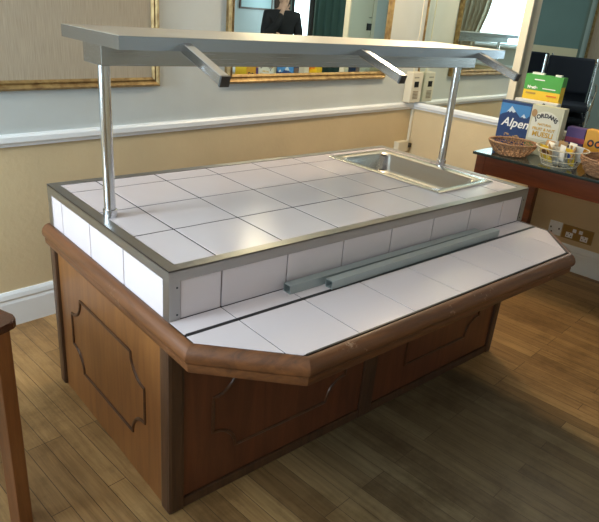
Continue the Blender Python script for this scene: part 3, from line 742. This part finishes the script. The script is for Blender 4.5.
art(c1, 'snow_print', [(.165, .232), (.148, .208), (.16, .214), (.168, .206), (.182, .21)], M_snow, -.0018)
text('lettering', 'Alpen', .078, M_txtw, c1, (.118, -.0028, .165), FR, bold=.0012, shear=.25)
bm = bmesh.new(); rnd = random.Random(5)
for k in range(34):
    an = rnd.uniform(0, PI); r_ = rnd.uniform(.01, .05); x = .105+r_*1.4*math.cos(an)*1; z = .055+r_*.9*math.sin(an)
    ob = bmesh.ops.create_icosphere(bm, subdivisions=1, radius=rnd.uniform(.005, .009)); bmesh.ops.transform(bm, matrix=Matrix.Translation((x, -.0015, z)) @ Matrix.Diagonal((1.2, .12, .8, 1)), verts=ob['verts'])
link('flakes_print', bm, M_oat, c1)
link('side_print', bx(-.001, 0, .006, .059, .02, .26), mat('side_panel_print', (.18, .13, .12), .5), c1)

M_mues = mat('muesli_cream_card', (.62, .64, .50), .45); M_mtxt = mat('ochre_lettering', (.62, .38, .04), .5)
c2 = carton('cereal_box', 'cream muesli box with black arched name, right of the blue box', .485, 1.205, .0, .205, .07, .305, M_mues)
art(c2, 'arch_print', [(.012, .10)]+[(.1025-.09*math.cos(PI*k/12), .20+.075*math.sin(PI*k/12)) for k in range(13)]+[(.193, .10)], mat('pale_arch', (.74, .76, .68), .5))
for k, ch in enumerate('JORDANS'):
    an = PI*(.80-.60*k/6); text('lettering', ch, .035, M_txtd, c2, (.1025+.082*math.cos(an), -.0022, .188+.06*math.sin(an)), (PI/2, (PI/2-an)*.55, 0), bold=.0012)
text('lettering', 'NATURAL', .020, M_mtxt, c2, (.1025, -.0022, .192), FR, bold=.0004)
text('lettering', 'FRUIT & NUT', .025, M_mtxt, c2, (.1025, -.0022, .163), FR, bold=.0006)
text('lettering', 'MUESLI', .043, M_mtxt, c2, (.1025, -.0022, .130), FR, bold=.0012)
art(c2, 'green_badge', ell(.03, .06, .03, .014), M_grn, -.0014)
art(c2, 'flower_print', ell(.022, .255, .018, .024), M_oat, -.0008)

M_ycard = mat('yellow_card', (.86, .58, .03), .45); M_or = mat('orange_print', (.80, .22, .02), .5)
c3 = carton('cereal_box', 'tall yellow and green cereal box with orange splashes, standing behind the muesli box', .17, .98, .0, .255, .07, .46, M_ycard)
art(c3, 'green_band', [(.0, .36), (.255, .36), (.255, .461), (.0, .461)], M_grn)
link('green_top', bx(-.0012, .2562, -.0012, .0712, .40, .462), M_grn, c3)
text('lettering', 'Nestle', .026, M_txtw, c3, (.06, -.0026, .378), FR, bold=.0014)
art(c3, 'print_line', [(0.13, 0.375), (0.22, 0.375), (0.22, 0.381), (0.13, 0.381)], M_txtw, -.0022)
art(c3, 'print_line', [(0.065, 0.4265), (0.135, 0.4265), (0.135, 0.4335), (0.065, 0.4335)], M_txtw, -.0022)
art(c3, 'print_line', [(0.02, 0.334), (0.09, 0.334), (0.09, 0.346), (0.02, 0.346)], mat('ochre_dark', (.45, .28, .05), .5), -.0022)
art(c3, 'print_line', [(0.165, 0.33), (0.235, 0.33), (0.235, 0.34), (0.165, 0.34)], M_or, -.0022)
for (cx, cz, s) in ((.18, .27, .045), (.085, .26, .038), (.04, .26, .022)):
    art(c3, 'splash_print', [(cx+s*(1 if k % 2 else .5)*math.cos(k*PI/7), cz+s*(.9 if k % 2 else .45)*math.sin(k*PI/7)) for k in range(14)], M_or, -.0008)
link('top_tab', bx(.03, .11, .02, .05, .462, .474), M_wht, c3); link('top_tab', bx(.19, .23, .02, .05, .462, .474), M_wht, c3)
c4 = carton('cereal_box', 'white cereal box peeking out between the yellow box and the muesli box', .31, 1.0, .0, .29, .06, .308, M_wht)
art(c4, 'print_mark', ell(.20, .288, .012, .012), M_txtd, -.0008)
c5 = carton('snack_box', 'low purple box standing behind the wire basket', .40, 1.42, .0, .115, .07, .20, mat('purple_card', (.10, .05, .20), .45))
art(c5, 'red_band', [(.0, .11), (.12, .11), (.12, .14), (.0, .14)], mat('dull_red_print', (.30, .04, .08), .5))
c6 = carton('snack_box', 'orange and yellow box with dark round print behind the wire basket', .40, 1.54, .0, .13, .07, .205, mat('orange_card', (.75, .38, .04), .45))
art(c6, 'logo_print', ell(.04, .125, .02, .022), M_txtd, -.0008); art(c6, 'logo_print', ell(.086, .125, .022, .022), M_txtd, -.0008); art(c6, 'logo_print', ell(.04, .125, .010, .011), M_or, -.0016); art(c6, 'logo_print', ell(.086, .125, .011, .011), M_or, -.0016)
c7 = carton('snack_box', 'plain yellow box at the far right of the side table', .40, 1.675, .0, .16, .07, .21, M_ycard)
art(c7, 'blue_print', ell(.06, .07, .03, .025), mat('pinkish_print', (.35, .12, .25), .5))
c8 = carton('paper_packet', 'small white packet standing in the woven bowl', .56, 1.72, .0, .09, .03, .15, M_wht, z=.862)
art(c8, 'print_line', [(0.02, 0.064), (0.07, 0.064), (0.07, 0.076), (0.02, 0.076)], M_blu, -.0022)

# ------------------------------------------------------------------ next room: stacked chairs, sofa, picture, person
M_navyf = mat('navy_upholstery', (.010, .018, .035), .75); M_chrome = mat('chrome', (.75, .80, .82), .12, 1)
def make_chair():
    t = thing('stacking_chair', 'navy upholstered chrome stacking chair', 'chair')
    bm = bmesh.new(); box(bm, -.23, .23, -.22, .22, .42, .48, .02); link('seat', bm, M_navyf, t)
    bm = bmesh.new(); box(bm, -.22, .22, .20, .245, .56, .90, .02); link('backrest', bm, M_navyf, t)
    for s in (-1, 1):
        bm = bmesh.new(); tube(bm, [(s*.245, -.24, 0), (s*.245, -.2, .44), (s*.245, -.1, .455), (s*.245, .2, .455), (s*.245, .26, .90)], .011, 8); link('frame_side', bm, M_chrome, t)
        bm = bmesh.new(); tube(bm, [(s*.25, .27, 0), (s*.25, .19, .44)], .011, 8); link('leg', bm, M_chrome, t)
        bm = bmesh.new(); tube(bm, [(s*.25, -.2, .44), (s*.27, -.2, .62), (s*.27, -.05, .66), (s*.27, .22, .66)], .011, 8); link('armrest', bm, M_chrome, t)
    return t
proto = make_chair()
def dup(root, loc, rz, label):
    r = root.copy(); COL.objects.link(r); r.location = loc; r.rotation_euler = (0, 0, rz); r['label'] = label
    for ch in list(root.children):
        c = ch.copy(); COL.objects.link(c); c.parent = r
    return r
first = True
for (a, b, rz, nst, nm) in ((-2.45, -.22, 1.75, 5, 'left'), (-2.15, .38, 1.95, 5, 'right')):
    for k in range(nst):
        pos = ['lowest', 'second from the bottom', 'middle', 'second from the top', 'topmost'][k]
        lab = 'navy and chrome stacking chair, %s of the %s stack beyond the opening' % (pos, nm)
        loc = W(a, b, k*.115) + Vector((math.sin(PHI+rz), -math.cos(PHI+rz), 0))*.052*k
        if first: proto.location = loc; proto.rotation_euler = (0, 0, PHI+rz); proto['label'] = lab; first = False; proto['group'] = 'stacked navy chairs in the next room'
        else: dup(proto, loc, PHI+rz, lab)
t = thing('sofa', 'dark navy high backed sofa in the room beyond the opening', 'sofa', W(-1.75, 1.60), PHI-PI/2)
link('seat', bx(-.75, .75, -.35, .35, .08, .45, .05), M_navyf, t); link('backrest', bx(-.75, .75, -.35-.2, -.351, .05, 1.02, .05), M_navyf, t)
for s in (-1, 1): link('armrest', bx(s*.82-.069, s*.82+.069, -.55, .35, .05, .62, .04), M_navyf, t)
for s in (-1, 1):
    for q in (-.45, .3): link('foot', bx(s*.7-.03, s*.7+.03, q-.03, q+.03, 0, .08), M_post, t)
# framed brown panel on the partition of the next room
t = thing('framed_wall_panel', 'brown wall panel with thin gilt frame in the room beyond the opening', 'wall panel', W(-3.199, .12, 1.27), PHI)
link('woven_panel', bx(0, .02, .03, 2.6, .03, 1.1), M_cloth, t)
bm = bmesh.new()
for (y0, y1, z0, z1) in ((0, 2.63, 0, .03), (0, 2.63, 1.1, 1.13), (0, .03, .03, 1.1), (2.6, 2.63, .03, 1.1)): box(bm, 0, .03, y0, y1, z0, z1)
link('frame', bm, M_gold, t)
# green curtain hung on the partition
bm = bmesh.new(); n = 70; A = []
for i in range(n+1):
    tt_ = i/n; b = 2.95+1.15*tt_; a = -3.1+.03*math.sin(tt_*2*PI*8); A.append((bm.verts.new((a, b, .05)), bm.verts.new((a, b, 2.4))))
for i in range(n): f = bm.faces.new((A[i][0], A[i+1][0], A[i+1][1], A[i][1])); f.smooth = True
o = link('curtain', bm, mat('dark_green_curtain', (.07, .14, .12), .9)); place(o, K, PHI); so = o.modifiers.new('s', 'SOLIDIFY'); so.thickness = .003
tag(o, 'dark green full length curtain in the next room, seen in the gilt mirror', 'curtain')
t = thing('framed_picture', 'framed pale blue picture on the end wall, reflected beside the person', 'picture', W(-3.0, NR_B1-.001, 1.50), PHI)
link('frame', bx(0, .7, -.02, 0, 0, .5, .003), M_post, t); link('picture_sheet', bx(.03, .67, -.024, -.0201, .03, .47), mat('pale_blue_print', (.45, .60, .62), .4), t)
t = thing('telephone', 'black desk telephone on a small shelf, reflected left of the person', 'telephone', W(-1.9, NR_B1-.14, 1.36), PHI)
link('body', bx(0, .28, 0, .12, 0, .05, .01), M_hole, t); link('handset', bx(.0, .08, 0, .12, .051, .085, .012), M_hole, t)
link('wall_shelf_board', bx(-.1, .6, -.05, .1395, -.03, -.001), M_cream, t).name = 'stand'

# person: skinned figure
def skin_obj(name, verts, edges, radii, m, parent=None, sub=2):
    me = bpy.data.meshes.new(name); me.from_pydata([tuple(v) for v in verts], edges, [])
    o = bpy.data.objects.new(name, me); COL.objects.link(o); me.materials.append(m)
    if parent: o.parent = parent
    sk = o.modifiers.new('skin', 'SKIN'); sk.use_smooth_shade = True
    for i, r_ in enumerate(radii):
        rr_ = r_ if isinstance(r_, tuple) else (r_, r_); me.skin_vertices[0].data[i].radius = rr_
    me.skin_vertices[0].data[0].use_root = True
    sb = o.modifiers.new('sub', 'SUBSURF'); sb.levels = sub; sb.render_levels = sub
    bpy.context.view_layer.update()
    me2 = bpy.data.meshes.new_from_object(o.evaluated_get(bpy.context.evaluated_depsgraph_get())); o.modifiers.clear(); o.data = me2
    for p in me2.polygons: p.use_smooth = True
    return o
M_skin = mat('skin', (.62, .40, .30), .5); M_top = mat('black_knit_top', (.010, .012, .016), .85); M_trs = mat('dark_trousers', (.02, .02, .03), .8); M_hair = mat('dark_brown_hair', (.035, .018, .010), .5)
pr_ = thing('person', 'person with long dark hair and black top, hand at chin, reflected in the gilt mirror', 'person', W(-.85, 2.52, 0), 0)
# face along the direction to the mirror
fd = (W(.3, 0) - W(-.85, 2.52)); pr_.rotation_euler = (0, 0, math.atan2(fd.y, fd.x)+PI/2)    # local -y forward
V = [(0, 0, 1.02), (0, 0, 1.18), (0, .01, 1.34), (0, .01, 1.50), (0, .0, 1.58), (0, -.01, 1.66),     # 0-5 pelvis..neck..skull base
     (-.17, 0, 1.49), (-.22, -.02, 1.24), (-.07, -.20, 1.22), (.08, -.24, 1.25),                        # 6-9 right arm across
     (.17, 0, 1.49), (.225, -.06, 1.25), (.13, -.22, 1.40), (.05, -.16, 1.56),                          # 10-13 left arm raised to chin
     (-.10, 0, .94), (-.11, -.01, .52), (-.11, .01, .09), (-.11, -.13, .04),
     (.10, 0, .94), (.11, -.01, .52), (.11, .01, .09), (.11, -.13, .04)]
E = [(0, 1), (1, 2), (2, 3), (3, 4), (4, 5), (3, 6), (6, 7), (7, 8), (8, 9), (3, 10), (10, 11), (11, 12), (12, 13), (0, 14), (14, 15), (15, 16), (16, 17), (0, 18), (18, 19), (19, 20), (20, 21)]
R_ = [(.14, .10), (.12, .09), (.14, .10), (.10, .08), .05, .06, .055, .043, .032, .024, .055, .043, .032, .024, .085, .055, .038, .03, .085, .055, .038, .03]
body = skin_obj('body', V, E, R_, M_skin, pr_)
bm = bmesh.new(); bm.from_mesh(body.data)
q = bmesh.ops.create_uvsphere(bm, u_segments=24, v_segments=18, radius=1)
for v in q['verts']:
    x, y, z = v.co; jaw = 1-.22*max(0, -z); v.co = Vector((x*.076*jaw, y*.096*jaw-.012-(.01 if z < -.4 and y < 0 else 0), z*.118+1.715))
def add_ball(c, r, s=(1, 1, 1)):
    q = bmesh.ops.create_uvsphere(bm, u_segments=12, v_segments=8, radius=r); bmesh.ops.transform(bm, matrix=Matrix.Translation(c) @ Matrix.Diagonal((*s, 1)), verts=q['verts'])
add_ball((0, -.112, 1.70), .014, (.8, 1.1, 1.6)); add_ball((-.077, .0, 1.71), .022, (.4, .8, 1.3)); add_ball((.077, .0, 1.71), .022, (.4, .8, 1.3))
# hands: palm and five fingers each
def hand(c, d_, n_, cr_=1):
    c = Vector(c); d_ = Vector(d_).normalized(); n_ = Vector(n_).normalized(); s_ = d_.cross(n_)
    tube(bm, [c-d_*.02, c+d_*.02, c+d_*.07], [.022, .034, .036], 10, sx=.45)
    for k, (off, ln) in enumerate(((-.027, .060), (-.009, .068), (.009, .064), (.026, .05))):
        b0 = c+d_*.068+s_*off; tube(bm, [b0, b0+d_*ln*.5-n_*.006, b0+d_*ln*.8-n_*.022, b0+d_*ln*.9-n_*.034], [.0085, .008, .0075, .006], 8)
    b0 = c+d_*.02-s_*.03*cr_; tube(bm, [b0, b0-s_*.022*cr_+d_*.02-n_*.008, b0-s_*.026*cr_+d_*.048-n_*.018], [.010, .009, .007], 8)
hand((.085, -.245, 1.252), (1, -.25, .15), (0, -1, 0)); hand((.045, -.155, 1.565), (-.35, .1, 1), (.2, -1, 0))
bm.to_mesh(body.data); bm.free()
for p in body.data.polygons: p.use_smooth = True
idx = [0, 1, 2, 3, 6, 7, 8, 9, 10, 11, 12, 13]; mp_ = {v: i for i, v in enumerate(idx)}
V2 = [Vector(V[i]) for i in idx]; V2[mp_[9]] = Vector((.06, -.235, 1.247)); V2[mp_[13]] = Vector((.075, -.178, 1.52)); V2[0].z = .96
V2.append(Vector((0, .008, 1.56))); E2 = [(mp_[a], mp_[b]) for a, b in E if a in mp_ and b in mp_] + [(3, 12)]
R2_ = [(.165, .12), (.14, .11), (.165, .125), (.12, .10), .072, .058, .045, .036, .072, .058, .045, .036, .062]
skin_obj('black_top', V2, E2, R2_, M_top, pr_)
idx = [0, 14, 15, 16, 18, 19, 20]; mp_ = {v: i for i, v in enumerate(idx)}
skin_obj('trousers', [V[i] for i in idx], [(mp_[a], mp_[b]) for a, b in E if a in mp_ and b in mp_], [(.155, .115), .10, .07, .055, .10, .07, .055], M_trs, pr_)
bm = bmesh.new(); q = bmesh.ops.create_uvsphere(bm, u_segments=28, v_segments=20, radius=1)
for v in q['verts']:
    x, y, z = v.co; dn = max(0, -z); v.co = Vector((x*(.094+.012*dn), y*.108+.018, z*.128+1.73))
    if z < 0: v.co.z = 1.73+z*.40; v.co.y = max(v.co.y, -.035+.03*abs(x)) if y < 0 else v.co.y
    elif y < -.5 and z < .55: v.co.y = -.085
link('hair', bm, M_hair, pr_, True)
bm = bmesh.new(); 
for s in (-1, 1):
    q = bmesh.ops.create_uvsphere(bm, u_segments=10, v_segments=8, radius=.011); bmesh.ops.transform(bm, matrix=Matrix.Translation((s*.03, -.098, 1.725)) @ Matrix.Diagonal((1.3, .6, .7, 1)), verts=q['verts'])
link('eyes', bm, mat('eye', (.03, .02, .015), .2), pr_)
bm = bmesh.new(); q = bmesh.ops.create_uvsphere(bm, u_segments=12, v_segments=8, radius=.02); bmesh.ops.transform(bm, matrix=Matrix.Translation((0, -.10, 1.662)) @ Matrix.Diagonal((1.1, .4, .3, 1)), verts=q['verts'])
link('mouth', bm, mat('lips', (.45, .15, .13), .4), pr_)
for s in (-1, 1):
    link('shoe', bx(s*.11-.045, s*.11+.045, -.19, .07, 0, .075, .02), M_hole, pr_)
